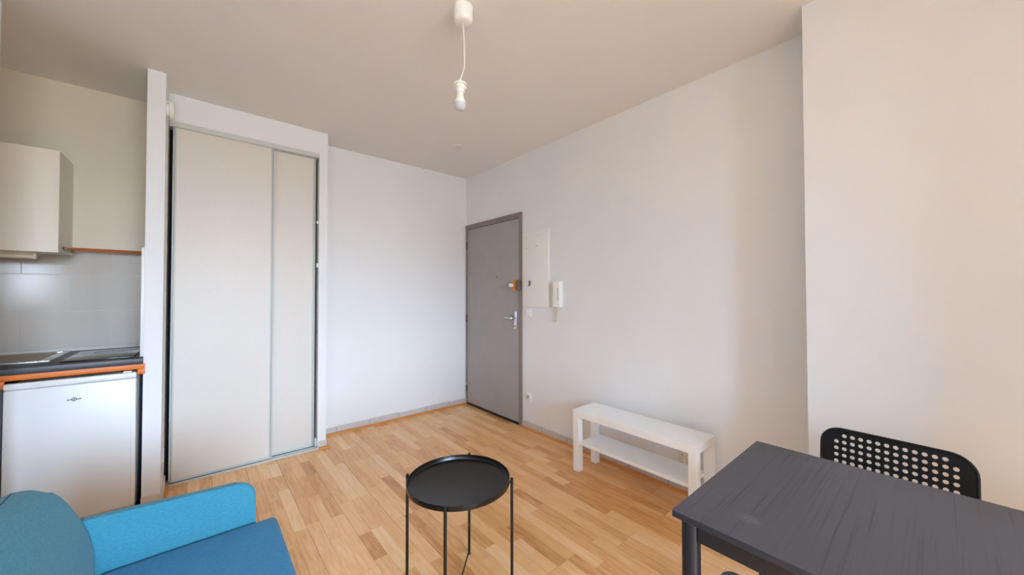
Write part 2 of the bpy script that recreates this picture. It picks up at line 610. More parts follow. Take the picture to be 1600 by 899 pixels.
pieces = []
for s in strips:
    if s[0] < XCOL1 < s[1] and s[3] > YCOL:
        pieces.append((XCOL1 + .0002, s[1], s[2], s[3], s[4])); s = (s[0], XCOL1 - .0002, s[2], s[3], s[4])
    pieces.append(s)
strips = pieces


def clip_strip(s):
    x0, x1, y0, y1, t = s
    if x1 > XP and y0 < YP:
        if x0 < XP: x1 = min(x1, XP)
        else: y0 = YP
    if x0 < XC - .05 and x1 > XCOL1 and y1 > YC + .045: y1 = YC + .045
    if x0 < XCOL1 and x1 > XCOL0 and y1 > YCOL: y1 = min(y1, YCOL)
    if x0 < XCOL1 < x1 and y0 > YCOL: x0 = XCOL1
    if x1 > -0.83 and x0 < -0.70 and y1 > .85 and y0 < 2.765:
        if x1 > -0.70: x0 = -0.70
        elif x0 < -0.83: x1 = -0.83
        elif y0 < .85: y1 = .85
        elif y1 > 2.765: y0 = 2.765
        else: return None
    if x1 - x0 < .004 or y1 - y0 < .008: return None
    return x0, x1, y0, y1, t


strips = [c for c in (clip_strip(s) for s in strips) if c]


def shows(s):
    """Visible size in the picture, zero where the sofa or wardrobe stand before it."""
    x0, x1, y0, y1, t = s
    cx_, cyy = (x0 + x1) / 2, (y0 + y1) / 2
    pts = [(x0, y0), (x1, y0), (x1, y1), (x0, y1)]
    q = [pix(a, b, 0) for a, b in pts]
    if any(p is None for p in q):
        return 0
    n_in = sum(1 for f in (.1, .5, .9) for p in [pix(cx_, y0 + (y1 - y0) * f, 0)] if p and 0 < p[0] < 1600 and p[1] < 899)
    if not n_in or cx_ < -0.3:
        return 0
    a = 0
    for i in range(4):
        a += q[i][0] * q[(i + 1) % 4][1] - q[(i + 1) % 4][0] * q[i][1]
    return abs(a) / 2 * n_in / 3


strips.sort(key=shows, reverse=True)
ZB = -0.009


def strip_geo(s, ox=0, oy=0):
    x0, x1, y0, y1, t = s
    c = 0.0004
    v = [(x0, y0, ZB), (x1, y0, ZB), (x1, y1, ZB), (x0, y1, ZB),
         (x0, y0, -c), (x1, y0, -c), (x1, y1, -c), (x0, y1, -c),
         (x0 + c, y0 + c, 0), (x1 - c, y0 + c, 0), (x1 - c, y1 - c, 0), (x0 + c, y1 - c, 0)]
    f = [(3, 2, 1, 0), (8, 9, 10, 11)]
    for i in range(4):
        j = (i + 1) % 4
        f.append((i, j, j + 4, i + 4)); f.append((i + 4, j + 4, j + 8, i + 8))
    return [(a - ox, b - oy, z) for a, b, z in v], f


def strip_object(name, sl, parent):
    V, F, T = [], [], []
    single = len(sl) == 1
    ox, oy = ((sl[0][0] + sl[0][1]) / 2, (sl[0][2] + sl[0][3]) / 2) if single else (0, 0)
    for s in sl:
        v, f = strip_geo(s, ox, oy)
        F += [tuple(i + len(V) for i in q) for q in f]
        V += v
        T += [s[4]] * len(f)
    me = bpy.data.meshes.new(name)
    me.from_pydata(V, [], F)
    at = me.attributes.new('tone', 'FLOAT', 'FACE')
    at.data.foreach_set('value', T)
    me.materials.append(M['oak'])
    o = bpy.data.objects.new(name, me)
    COL.objects.link(o)
    o.location = (ox, oy, 0)
    o.parent = parent
    return o


for s in strips[:300]:
    strip_object('plank', [s], slab)
tag(strip_object('remaining_planks', strips[300:], slab), kind='stuff')

# ------------------------------------------------------------------ skirting
def skirting(name, along, fixed, a0, a1, joints, h=0.068, th=0.011, side=-1, bead_ext=(0, 0), m='skirt', bead=True):
    """Grey skirting tiles against a wall plus the wooden bead at their foot. along: axis the run follows."""
    loc = (a0, fixed, 0) if along == 'x' else (fixed, a0, 0)
    t = thing(name, loc, kind='structure')
    cuts = [a0] + sorted(j for j in joints if a0 < j < a1) + [a1]
    r2 = random.Random(len(joints) + int(a0 * 100))
    for p, q in zip(cuts, cuts[1:]):
        hh = h + r2.uniform(-.003, .003)
        f0, f1 = sorted((fixed, fixed + side * th))
        if along == 'x':
            bm = B(p + .0018, q - .0018, f0, f1, 0.001, hh, bev=.0015, seg=1)
        else:
            bm = B(f0, f1, p + .0018, q - .0018, 0.001, hh, bev=.0015, seg=1)
        obj('skirting_tile', bm, M[m], t, smooth=False)
    g_ = sorted((fixed, fixed + side * th * .7))
    obj('joint_filler', B(a0 + .002, a1 - .002, g_[0], g_[1], .001, h - .006) if along == 'x' else B(g_[0], g_[1], a0 + .002, a1 - .002, .001, h - .006), M['filler'], t, smooth=False)
    if bead:
        g0 = fixed + side * th
        prof = [(0, 0.001), (0.017, 0.001), (0.0165, .006), (0.013, .0125), (0.007, .0168), (0, .018)]
        bm = bmesh.new()
        e0, e1 = a0 - bead_ext[0], a1 + bead_ext[1]
        rows = []
        for a in (e0, e1):
            rows.append([bm.verts.new((a, g0 + side * d, z) if along == 'x' else (g0 + side * d, a, z)) for d, z in prof])
        bm.faces.new(rows[0]); bm.faces.new(rows[1][::-1])
        for i in range(len(prof)):
            j = (i + 1) % len(prof)
            bm.faces.new((rows[0][i], rows[0][j], rows[1][j], rows[1][i]))
        obj('wooden_bead', bm, M['bead'], t)
    return t


skirting('baseboard_back', 'x', YB, XC + .001, XR - .001, [0.993 + .304 * i for i in range(6)])
skirting('baseboard_right', 'y', XR, YP + .001, 2.695, [2.425 - .303 * i for i in range(8)])
skirting('baseboard_wardrobe', 'x', YC, .779, XC + .008, [], bead_ext=(0, .018), h=.062)
skirting('baseboard_pillar', 'y', XP, -1.099, YP, [YP - .2 - .303 * i for i in range(7)])
skirting('baseboard_column_side', 'y', XCOL1, YCOL, YC - .004, [3.35], side=1, m='skirt_old', h=.085, th=.009)
skirting('baseboard_column', 'x', YCOL, XCOL0 - .004, XCOL1 + .008, [], m='skirt_old', h=.085, th=.009, bead=False)

# ------------------------------------------------------------------ wardrobe sliding doors
struct('trim_1', B(XCOL1 + .001, 0.771, YC - .010, YC + .088, 2.479, 2.516, bev=.002, seg=1), M['profile'], 'pale grey steel top track of the wardrobe')
bm = bmesh.new()
box(bm, XCOL1 + .001, 0.771, YC - .004, YC + .088, 0.001, .006)
for yy in (YC - .004, YC + .036, YC + .084):
    box(bm, XCOL1 + .001, 0.771, yy, yy + .004, .006, .014)
struct('trim_2', bm, M['profile'], 'pale grey floor track of the wardrobe')


def sliding_door(label, x0, x1, y, z0, z1):
    t = thing('sliding_wardrobe_door', ((x0 + x1) / 2, y, z0), label, 'wardrobe door', 'wardrobe sliding doors')
    sw = .02
    obj('panel', B(x0 + sw - .004, x1 - sw + .004, y + .006, y + .018, z0 + .012, z1), M['melamine'], t, smooth=False)
    for a in (x0, x1 - sw):
        bm = bmesh.new()
        box(bm, a, a + sw, y, y + .026, z0 + .004, z1, bev=.003, seg=2)
        st = obj('stile', bm, M['profile'], t)
        obj('stile_groove', B(a + sw * .42, a + sw * .58, y - .0008, y + .002, z0 + .01, z1 - .004), M['grey_dot'], st, smooth=False)
    obj('bottom_rail', B(x0 + sw, x1 - sw, y + .004, y + .022, z0, z0 + .016, bev=.001, seg=1), M['profile'], t)
    return t


sliding_door('wide off-white sliding wardrobe door in front, beside the narrow column', -0.150, 0.448, YC + .008, .016, 2.480)
sliding_door('narrower off-white sliding wardrobe door showing behind the wide one', 0.16, 0.755, YC + .048, .016, 2.480)
tag(obj('door_bumper', B(.756, .771, YC + .02, YC + .075, .016, .085, bev=.002), M['profile']),
    'small pale stop at the wardrobe jamb just above the floor', 'door stop')
for i, (zz, hh) in enumerate(((1.93, .025), (1.56, .035))):
    tag(obj('wall_clip', B(.757, .7715, YC + .012, YC + .03, zz - hh / 2, zz + hh / 2, bev=.002), M['white_plastic']),
        ('upper' if i == 0 else 'lower') + ' small white clip in the dark gap right of the wardrobe doors', 'clip', 'clips in the wardrobe gap')

# smoke alarm on the column's side
t = thing('smoke_detector', (XCOL1, 3.225, 2.515), 'round white smoke detector on the side of the narrow column', 'smoke detector')
o_ = (XCOL1, 3.225, 2.515)
obj('base', lathe(bmesh.new(), [(0, 0), (.050, 0), (.050, .012), (.046, .016), (0, .016)], axis='X', origin=o_), M['white_plastic'], t)
obj('cover', lathe(bmesh.new(), [(0, .016), (.056, .0165), (.058, .022), (.055, .034), (.04, .040), (0, .041)], axis='X', origin=o_), M['white_plastic'], t)
obj('test_hole', lathe(bmesh.new(), [(0, 0), (.004, 0), (.004, .0015), (0, .0015)], seg=10, axis='Y', origin=(XCOL1 + .008, 3.225 - .0505, 2.53)), M['grey_dot'], t)
t = thing('strike_plate', (XCOL1, 3.36, .24), 'small white plate low on the side of the narrow column', 'plate')
obj('plate', B(XCOL1, XCOL1 + .004, 3.345, 3.375, .20, .30, bev=.001), M['white_plastic'], t)
obj('screw', lathe(bmesh.new(), [(0, 0), (.004, 0), (.003, .0015), (0, .0015)], seg=10, axis='X', origin=(XCOL1 + .004, 3.36, .255)), M['grey_dot'], t)

# ------------------------------------------------------------------ kitchen
rows = [(0.945, 1.2005, -0.874 - .4), (1.2005, 1.447, -0.673 - .4), (1.447, 1.604, -0.871 - .4)]
obj('grout', B(-1.9, XCOL0 - .0005, YT - .0078, YT, .93, 1.6035), M['grout'], wk, smooth=False)
for z0, z1, xs_ in rows:
    xx = xs_ - .8
    while xx < XCOL0:
        a, b = max(xx, -1.9), min(xx + .4, XCOL0)
        if b - a > .02:
            obj('tile', B(a + .0015, b - .0015, YT - .0092, YT - .0079, z0 + .0015, z1 - .0015, bev=.0004, seg=1), M['tile'], wk, smooth=False)
        xx += .4
obj('chipboard_edge', B(-.70, XCOL0 - .001, YK - .012, YK, 1.604, 1.623), M['chip'], wk, smooth=False)
tag(obj('tile_edge_trim', B(XCOL0 - .016, XCOL0 - .0005, YCOL + .012, YCOL + .022, .935, 1.60, bev=.002), M['white_plastic']),
    'slim white tile edge trim running up the kitchen side of the column', 'trim')

# worktop
t = thing('kitchen_worktop', (-.9, 3.48, .895), 'charcoal worktop with an orange wooden front rail above the fridge', 'worktop')
obj('top', B(-1.6, XCOL0 - .001, 3.118, YT - .010, .896, .930, bev=.002), M['worktop'], t)
fr = obj('front_rail', B(-1.45, XCOL0 + .008, 3.124, YCOL - .004, .866, .8955, bev=.0015), M['orange_wood'], t)
obj('rail_end', B(-.2775, XCOL0 + .008, 3.124, YCOL - .004, .834, .8655, bev=.0015), M['orange_wood'], t)
obj('rail_end', B(-1.45, -.757, 3.124, YCOL - .004, .826, .8655, bev=.0015), M['orange_wood'], t)
# hob
t = thing('glass_hob', (-.445, 3.44, .930), 'flat black glass hob let into the worktop beside the column', 'hob')
obj('glass', B(-.592, -.300, 3.205, 3.70, .9305, .937, bev=.002), M['hob'], t)
for (hx, hy, hr) in ((-.446, 3.33, .08), (-.446, 3.56, .065)):
    obj('zone_ring', lathe(bmesh.new(), [(hr, .9372), (hr + .002, .9374), (hr + .003, .9372)], 40, 'Z', (hx, hy, 0)), M['grey_panel'], t)
# sink with drainer
t = thing('steel_sink', (-1.05, 3.55, .930), 'stainless steel sink drainer with ribs on the worktop left of the hob', 'sink')
bm = bmesh.new()
X0, X1, Y0, Y1 = -1.45, -.645, 3.305, 3.80
box(bm, X0, X1, Y0, Y0 + .03, .9305, .9375, bev=.003); box(bm, X0, X1, Y1 - .03, Y1, .9305, .9375, bev=.003)
box(bm, X1 - .035, X1, Y0 + .03, Y1 - .03, .9305, .9375, bev=.003); box(bm, X0, X0 + .035, Y0 + .03, Y1 - .03, .9305, .9375, bev=.003)
obj('rim', bm, M['steel'], t)
obj('drainer', B(-1.02, X1 - .035, Y0 + .03, Y1 - .03, .9305, .9325), M['steel'], t, smooth=False)
for i in range(11):
    yy = Y0 + .055 + i * .038
    bm = bmesh.new()
    tube(bm, [(-1.0, yy, .9345), (-.99, yy, .9355), (-.71, yy, .9360), (-.70, yy, .9345)], .003, 8)
    obj('rib', bm, M['steel'], t)
bm = bmesh.new()
bowl = [(-1.40, -1.05, 3.36, 3.74)]
for (a, b, c, d) in bowl:
    box(bm, a, b, c, d, .931, .9335, bev=.001)
obj('bowl', bm, M['steel'], t)
# fridge
t = thing('small_fridge', (-.515, 3.42, 0), 'white under-counter fridge with a small oval emblem', 'fridge')
FX0, FX1, FY = -.755, -.279, 3.100
obj('body', B(FX0 + .004, FX1 - .004, FY + .05, 3.70, .03, .835, bev=.004), M['fridge'], t)
dr = obj('door', B(FX0, FX1, FY, FY + .047, .075, .8185, bev=.007, seg=3), M['fridge'], t)
obj('top_trim', B(FX0, FX1, FY, FY + .047, .8200, .853, bev=.006, seg=3), M['fridge'], t)
obj('door_edge', B(FX1 - .0195, FX1 - .0185, FY - .0004, FY + .001, .085, .81), M['profile'], dr, smooth=False)
obj('hinge_cap', B(-.335, -.300, FY + .012, FY + .05, .853, .861, bev=.002), M['white_plastic'], t)
for lx in (FX0 + .05, FX1 - .05):
    for ly in (FY + .09, 3.66):
        obj('foot', lathe(bmesh.new(), [(0, 0), (.016, 0), (.016, .03), (0, .03)], 14, 'Z', (lx, ly, 0)), M['rubber'], t)
em = obj('emblem', lathe(bmesh.new(), [(.0066, FY - .0014), (.0098, FY - .0014), (.0098, FY), (.0066, FY)], 28, 'Y', (-.5175, 0, .7372)), M['black_print'], dr)
def emblem_bar(x0, z0, x1, z1, h0, h1):
    bm = bmesh.new()
    f = [bm.verts.new((x0, FY - .0012, z0 - h0)), bm.verts.new((x1, FY - .0012, z1 - h1)), bm.verts.new((x1, FY - .0012, z1 + h1)), bm.verts.new((x0 + .002, FY - .0012, z0 + h0))]
    fc = bm.faces.new(f)
    r_ = bmesh.ops.extrude_face_region(bm, geom=[fc])
    bmesh.ops.translate(bm, verts=[v for v in r_['geom'] if isinstance(v, bmesh.types.BMVert)], vec=(0, .0011, 0))
    obj('emblem_bar', bm, M['black_print'], dr, smooth=False)
emblem_bar(-.5445, .7357, -.5262, .7372, .0026, .0016)
emblem_bar(-.5092, .7372, -.4915, .7376, .0016, .0028)
bm = B(-.5191, -.5159, FY - .0012, FY - .0001, .7318, .7426)
obj('emblem_bar', bm, M['black_print'], dr, smooth=False)
tag(obj('fridge_gap_pipe', tube(bmesh.new(), [(-.267, 3.30, .0015), (-.266, 3.32, .30), (-.267, 3.33, .60), (-.266, 3.36, .82)], .007, 10), M['navy']),
    'dark hose standing in the gap between fridge and column', 'hose')
obj('gap_shade_board', B(-.2835, -.2565, 3.40, 3.415, .001, .83), M['navy'], t, smooth=False)  # navy board standing in for the shade in the fridge gap
# base cabinet left of the fridge (mostly outside the picture)
t = thing('base_cabinet', (-1.1, 3.45, 0), 'slate grey kitchen base cabinet at the left edge beside the fridge', 'cabinet')
obj('body', B(-1.45, -.763, 3.16, 3.80, .08, .825), M['grey_panel'], t)
d1 = obj('cabinet_door', B(-1.448, -.765, 3.141, 3.159, .09, .82, bev=.002), M['grey_panel'], t)
obj('handle', tube(bmesh.new(), [(-.84, 3.141, .70), (-.84, 3.12, .70), (-.84, 3.12, .58), (-.84, 3.141, .58)], .005, 8), M['chrome'], d1)
obj('plinth', B(-1.44, -.77, 3.20, 3.78, .001, .08), M['rubber'], t)
# wall cabinet
t = thing('wall_cabinet', (-.94, 3.56, 1.57), 'cream kitchen wall cabinet hanging above the sink', 'cabinet')
obj('body', B(-1.24, -.641, 3.419, YK - .001, 1.570, 2.172, bev=.001, seg=1), M['cabinet'], t, smooth=False)
for a, b in ((-1.24, -.943), (-.940, -.640)):
    obj('cabinet_door', B(a, b, 3.400, 3.418, 1.563, 2.172, bev=.0015, seg=1), M['cabinet'], t, smooth=False)
# under-cabinet lamp and latch
t = thing('strip_lamp', (-.9, 3.5, 1.53), 'aged beige strip lamp under the wall cabinet', 'lamp')
bm = bmesh.new()
tube(bm, [(-1.2, 3.50, 1.540), (-.752, 3.50, 1.540)], .0135, 16)
obj('diffuser', bm, M['lamp_beige'], t)
obj('end_cap', B(-.752, -.740, 3.482, 3.518, 1.524, 1.556, bev=.003), M['ivory'], t)
obj('housing', B(-1.21, -.742, 3.505, 3.56, 1.552, 1.5695), M['lamp_beige'], t, smooth=False)
t = thing('brass_latch', (-.65, 3.6, 1.57), 'small brass latch under the corner of the wall cabinet', 'latch')
bm = bmesh.new()
bar = B(-.635, -.628, 3.50, 3.70, 1.5935, 1.6025, bev=.0015)
obj('bar', bar, M['brass'], t)
for yy in (3.51, 3.69):
    obj('screw_plate', B(-.6385, -.622, yy - .012, yy + .012, 1.589, 1.5934, bev=.001), M['keeper'], t)
obj('mounting_plate', B(-.6408, -.628, 3.49, 3.715, 1.6026, 1.6055), M['keeper'], t, smooth=False)
t = thing('worktop_socket', (XCOL0, 3.5, 1.22), 'white socket seen edge-on on the tiled side of the column', 'socket')
obj('plate', B(XCOL0 - .020, XCOL0 - .0005, 3.22, 3.30, 1.17, 1.25, bev=.004), M['white_plastic'], t)
obj('insert', lathe(bmesh.new(), [(0, 0), (.02, 0), (.02, -.003), (0, -.003)], 20, 'X', (XCOL0 - .0195, 3.26, 1.21)), M['grey_dot'], t)

# ------------------------------------------------------------------ entrance door
t = thing('door_1', (XR, 3.2, 0), 'taupe grey entrance door in the corner of the room', kind='structure')
bm = bmesh.new()
fx = XR - .012
box(bm, fx, XR + .06, 2.697, 2.742, .001, 2.134, bev=.002, seg=1)
box(bm, fx, XR + .06, 3.677, YB - .001, .001, 2.134, bev=.002, seg=1)
box(bm, fx, XR + .06, 2.742, 3.677, 2.082, 2.134, bev=.002, seg=1)
fr = obj('door_frame', bm, M['door_frame'], t)
obj('frame_moulding', B(fx - .006, fx, 2.697, YB - .001, 2.108, 2.134, bev=.002, seg=1), M['door_frame'], fr)
lf = obj('door_leaf', B(XR - .004, XR + .036, 2.7455, 3.6735, .022, 2.0785, bev=.002, seg=1), M['door'], t, smooth=False)
obj('door_sweep', B(XR - .014, XR - .0042, 2.747, 3.672, .004, .026, bev=.002), M['rubber'], lf)
for zz in (1.897, 1.025, .191):
    hg = obj('hinge', tube(bmesh.new(), [(XR - .016, 3.6765, zz - .045), (XR - .016, 3.6765, zz + .045)], .0075, 12), M['hinge'], t)
    obj('hinge_pin', lathe(bmesh.new(), [(0, .045), (.006, .045), (.004, .053), (0, .054)], 10, 'Z', (XR - .016, 3.6765, zz)), M['chrome'], hg)
obj('peephole', lathe(bmesh.new(), [(0, -.003), (.007, -.003), (.008, .0), (0, 0)], 16, 'X', (XR - .004, 3.104, 1.497)), M['hinge'], lf)
hp = obj('handle_plate', B(XR - .012, XR - .0042, 2.780, 2.818, .955, 1.133, bev=.0039, seg=3), M['chrome'], lf)
bm = bmesh.new()
tube(bm, [(XR - .012, 2.799, 1.067), (XR - .045, 2.799, 1.067), (XR - .056, 2.806, 1.067), (XR - .058, 2.83, 1.067), (XR - .058, 2.905, 1.071)], [.010, .010, .011, .011, .009], 14)
obj('lever', bm, M['chrome'], hp)
obj('key_cylinder', lathe(bmesh.new(), [(0, -.010), (.0095, -.010), (.0105, .0), (0, 0)], 18, 'X', (XR - .012, 2.799, .985)), M['brass'], hp)
lk = obj('lock_body', B(XR - .042, XR - .0042, 2.747, 2.822, 1.347, 1.449, bev=.004), M['brass'], lf)
obj('lock_cap', B(XR - .0435, XR - .0425, 2.748, 2.760, 1.36, 1.436), M['keeper'], lk)
kb = bmesh.new()
lathe(kb, [(0, -.04), (.017, -.04), (.020, -.036), (.020, -.012), (.012, -.008), (.012, 0), (0, 0)], 24, 'X', (XR - .042, 2.797, 1.40))
obj('lock_knob', kb, M['white_plastic'], lk)
obj('lock_keeper', B(XR - .046, fx - .0003, 2.702, 2.742, 1.350, 1.452, bev=.008, seg=3), M['keeper'], fr)
obj('sticker', lathe(bmesh.new(), [(0, -.001), (.017, -.001), (.017, 0), (0, 0)], 20, 'X', (XR - .0042, 3.50, .062)), M['orange'], lf)

# ------------------------------------------------------------------ things on the right wall
t = thing('fuse_box_cover', (XR, 2.5, 1.19), 'flat cream fuse box cover on the wall beside the door', 'fuse box')
obj('recess_frame', B(XR - .008, XR - .0003, 2.318, 2.684, 1.186, 1.924, bev=.001, seg=1), M['wall'], t)
pl = obj('cover', B(XR - .020, XR - .0083, 2.325, 2.679, 1.191, 1.918, bev=.0025), M['cover'], t)
pu = lathe(bmesh.new(), [(0, -.005), (.012, -.005), (.015, 0), (0, 0)], 24, 'X', (XR - .020, 0, 0))
for v in pu.verts: v.co = Vector((v.co.x, v.co.y * 1.15 + 2.572, v.co.z * 1.9 + 1.417))
obj('finger_pull', pu, M['grey_dot'], pl)
bm = tube(bmesh.new(), [(XR - .025, 2.575, 1.40), (XR - .028, 2.580, 1.385), (XR - .027, 2.588, 1.392)], .004, 8)
obj('pull_tab', bm, M['grey_dot'], pl)

t = thing('intercom', (XR, 2.21, 1.19), 'white wall intercom handset with an ivory cord beside the fuse box', 'intercom')
obj('base', B(XR - .016, XR - .0003, 2.166, 2.266, 1.196, 1.425, bev=.004), M['white_plastic'], t)
hs = obj('handset', B(XR - .052, XR - .0163, 2.158, 2.246, 1.193, 1.423, bev=.009, seg=3), M['white_plastic'], t)
for i in range(9):
    zz = 1.255 + i * .0125
    obj('speaker_slot', B(XR - .0526, XR - .0515, 2.174, 2.183, zz, zz + .009), M['grey_dot'], hs, smooth=False)
bm = bmesh.new()
pts = []
for i in range(60):
    u = i / 59
    zz = 1.200 - .137 * math.sin(u * math.pi) ** .8 if u < .5 else 1.063 + (u - .5) * 2 * .13
    yy = 2.232 - .012 * u
    pts.append((XR - .03 + .005 * math.cos(i * 2.1) + .012 * u, yy + .005 * math.sin(i * 2.1), zz))
tube(bm, pts, .003, 6)
obj('cord', bm, M['cord_ivory'], t)

t = thing('light_switch', (XR, 2.605, 1.13), 'white double light switch under the fuse box cover', 'switch')
obj('plate', B(XR - .009, XR - .0003, 2.565, 2.646, 1.088, 1.170, bev=.003), M['white_plastic'], t)
for z0 in (1.098, 1.130):
    obj('rocker', B(XR - .014, XR - .0093, 2.580, 2.631, z0, z0 + .030, bev=.002), M['white_plastic'], t)
t = thing('wall_socket', (XR, 2.607, .313), 'white round-well wall socket near the floor beside the door', 'socket')
obj('plate', B(XR - .009, XR - .0003, 2.566, 2.648, .273, .354, bev=.003), M['white_plastic'], t)
obj('well_ring', lathe(bmesh.new(), [(.019, -.0135), (.023, -.0125), (.024, -.009), (.019, -.009)], 28, 'X', (XR, 2.607, .313)), M['white_plastic'], t)
wl = obj('well', lathe(bmesh.new(), [(0, -.0098), (.0188, -.0098), (.0188, -.0092), (0, -.0092)], 28, 'X', (XR, 2.607, .313)), M['profile'], t)
for dy in (-.009, .009):
    obj('pin_hole', lathe(bmesh.new(), [(0, -.0108), (.0034, -.0108), (.0034, -.0099), (0, -.0099)], 10, 'X', (XR, 2.607 + dy, .311)), M['rubber'], wl)
obj('earth_pin', lathe(bmesh.new(), [(0, -.018), (.0028, -.018), (.0028, -.0099), (0, -.0099)], 10, 'X', (XR, 2.607, .325)), M['grey_dot'], wl)
t = thing('phone_socket', (XR, 1.105, .23), 'ivory phone socket on the wall behind the white bench', 'socket')
obj('housing', B(XR - .022, XR - .0003, 1.080, 1.135, .185, .275, bev=.003), M['ivory'], t)
obj('screw', lathe(bmesh.new(), [(0, -.0235), (.004, -.0235), (.004, -.0222), (0, -.0222)], 10, 'X', (XR, 1.112, .255)), M['rubber'], t)
obj('jack', B(XR - .0235, XR - .0222, 1.088, 1.104, .20, .225), M['white_plastic'], t, smooth=False)

# ------------------------------------------------------------------ ceiling
PX, PY = .960, 1.486
t = thing('pendant_lamp', (PX, PY, 2.19), 'bare white bulb hanging from a white ceiling rose', 'lamp')
obj('ceiling_rose', lathe(bmesh.new(), [(0, 2.7065), (.049, 2.7065), (.049, 2.655), (.0475, 2.643), (.042, 2.634), (.034, 2.630), (.005, 2.6285), (0, 2.628)], 36, 'Z', (PX, PY, 0)), M['white_plastic'], t)
pts = []
LX, LY = PX - .004, PY + .004
for i in range(24):
    u = i / 23
    bend = .008 * math.sin(u * math.pi * 1.0) * (1 if u > .0 else 0)
    sft = max(0, (u - .72) / .28)
    pts.append((PX + .004 * u * 2 * (1 - sft) + bend * .5 - .010 * sft ** 1.5 + (LX - PX) * 0, PY - bend * .3 + .008 * sft ** 1.5, 2.630 - u * (2.630 - 2.352)))
LX, LY = pts[-1][0], pts[-1][1]
obj('cord', tube(bmesh.new(), pts, .0024, 8), M['cord_white'], t)
sk = obj('socket', lathe(bmesh.new(), [(0, 2.356), (.004, 2.356), (.007, 2.345), (.009, 2.337), (.020, 2.334), (.0215, 2.329), (.0215, 2.312), (.021, 2.290), (.0195, 2.2885), (0, 2.2885)], 30, 'Z', (LX, LY, 0)), M['white_plastic'], t)
obj('shade_ring', lathe(bmesh.new(), [(.0217, 2.3325), (.031, 2.3325), (.0315, 2.330), (.030, 2.3265), (.0217, 2.3265)], 30, 'Z', (LX, LY, 0)), M['white_plastic'], sk)
obj('shade_ring', lathe(bmesh.new(), [(.0217, 2.3175), (.029, 2.3175), (.0300, 2.314), (.027, 2.308), (.0217, 2.306)], 30, 'Z', (LX, LY, 0)), M['white_plastic'], sk)
bl = obj('bulb', lathe(bmesh.new(), [(0, 2.288), (.0165, 2.288), (.0172, 2.275), (.0205, 2.260), (.0265, 2.2465), (.0295, 2.2360)], 32, 'Z', (LX, LY, 0)), M['white_plastic'], t)
prof = [(.0295, 2.2360)]
for i in range(1, 13):
    a = R(12 + (90 - 12) * i / 12)
    prof.append((.0302 * math.cos(a), 2.2275 - .0335 * math.sin(a) + .007))
prof.append((0, prof[-1][1] - .0001))
obj('bulb_dome', lathe(bmesh.new(), prof, 32, 'Z', (LX, LY, 0)), M['bulb'], bl)

t = thing('ceiling_cap', (1.839, 2.935, CEIL), 'small round white cap on the ceiling near the far corner', 'ceiling cap')
obj('ring', lathe(bmesh.new(), [(.034, CEIL - .0003), (.050, CEIL - .0003), (.049, CEIL - .006), (.037, CEIL - .008), (.034, CEIL - .005)], 30, 'Z', (1.839, 2.935, 0)), M['ceiling'], t)
obj('disc', lathe(bmesh.new(), [(0, CEIL - .0003), (.0335, CEIL - .0003), (.0335, CEIL - .003), (0, CEIL - .004)], 30, 'Z', (1.839, 2.935, 0)), M['ceiling'], t)

# ------------------------------------------------------------------ white bench
bx, by, bl_, bw, bh = 2.1298, .8949, .8941, .2598, .4525
t = thing('tv_bench', (bx + bw / 2, by + bl_ / 2, 0), 'low white two-tier bench standing along the right wall', 'bench')
obj('top', B(bx, bx + bw, by, by + bl_, bh - .050, bh, bev=.0015, seg=2), M['bench'], t, smooth=False)
lw = .050
for lx in (bx, bx + bw - lw):
    for ly in (by, by + bl_ - lw):
        obj('leg', B(lx, lx + lw, ly, ly + lw, .0005, bh - .0505, bev=.0015), M['bench'], t, smooth=False)
obj('shelf', B(bx + .010, bx + bw - .012, by + lw + .0005, by + bl_ - lw - .0005, .200, .222, bev=.001, seg=1), M['bench'], t, smooth=False)

# ------------------------------------------------------------------ black tray table
gx, gy, gr, gz = .882, 1.393, .2256, .504
t = thing('tray_table', (gx, gy, 0), 'round black metal tray table on four thin legs in mid-floor', 'side table')
prof = [(0, gz - .026), (gr - .008, gz - .026), (gr - .001, gz - .022), (gr, gz - .018), (gr, gz - .001), (gr - .0012, gz), (gr - .0026, gz - .001),
        (gr - .003, gz - .017), (gr - .006, gz - .0215), (gr - .010, gz - .023), (0, gz - .023)]
obj('tray', lathe(bmesh.new(), prof, 96, 'Z', (gx, gy, 0)), M['black_metal'], t)
lr = gr + .009
feet = []
for a in (45, 135, 225, 315):
    c, s = math.cos(R(a)), math.sin(R(a))
    lx, ly = gx + lr * c, gy + lr * s
    bm = bmesh.new()
    tube(bm, [(lx, ly, .0005), (lx, ly, .002), (lx, ly, gz + .002), (lx, ly, gz + .0045)], [.005, .0067, .0067, .004], 14)
    lg = obj('leg', bm, M['black_metal'], t)
    obj('pin', tube(bmesh.new(), [(gx + (gr + .0002) * c, gy + (gr + .0002) * s, gz - .014), (gx + (lr - .003) * c, gy + (lr - .003) * s, gz - .014)], .0042, 10), M['black_metal'], lg)
for k_, a in enumerate((45, 135)):
    c, s = math.cos(R(a)), math.sin(R(a))
    zz = .022 + .008 * k_
    obj('cross_bar', tube(bmesh.new(), [(gx - (lr - .004) * c, gy - (lr - .004) * s, zz), (gx + (lr - .004) * c, gy + (lr - .004) * s, zz)], .0038, 10), M['black_metal'], t)

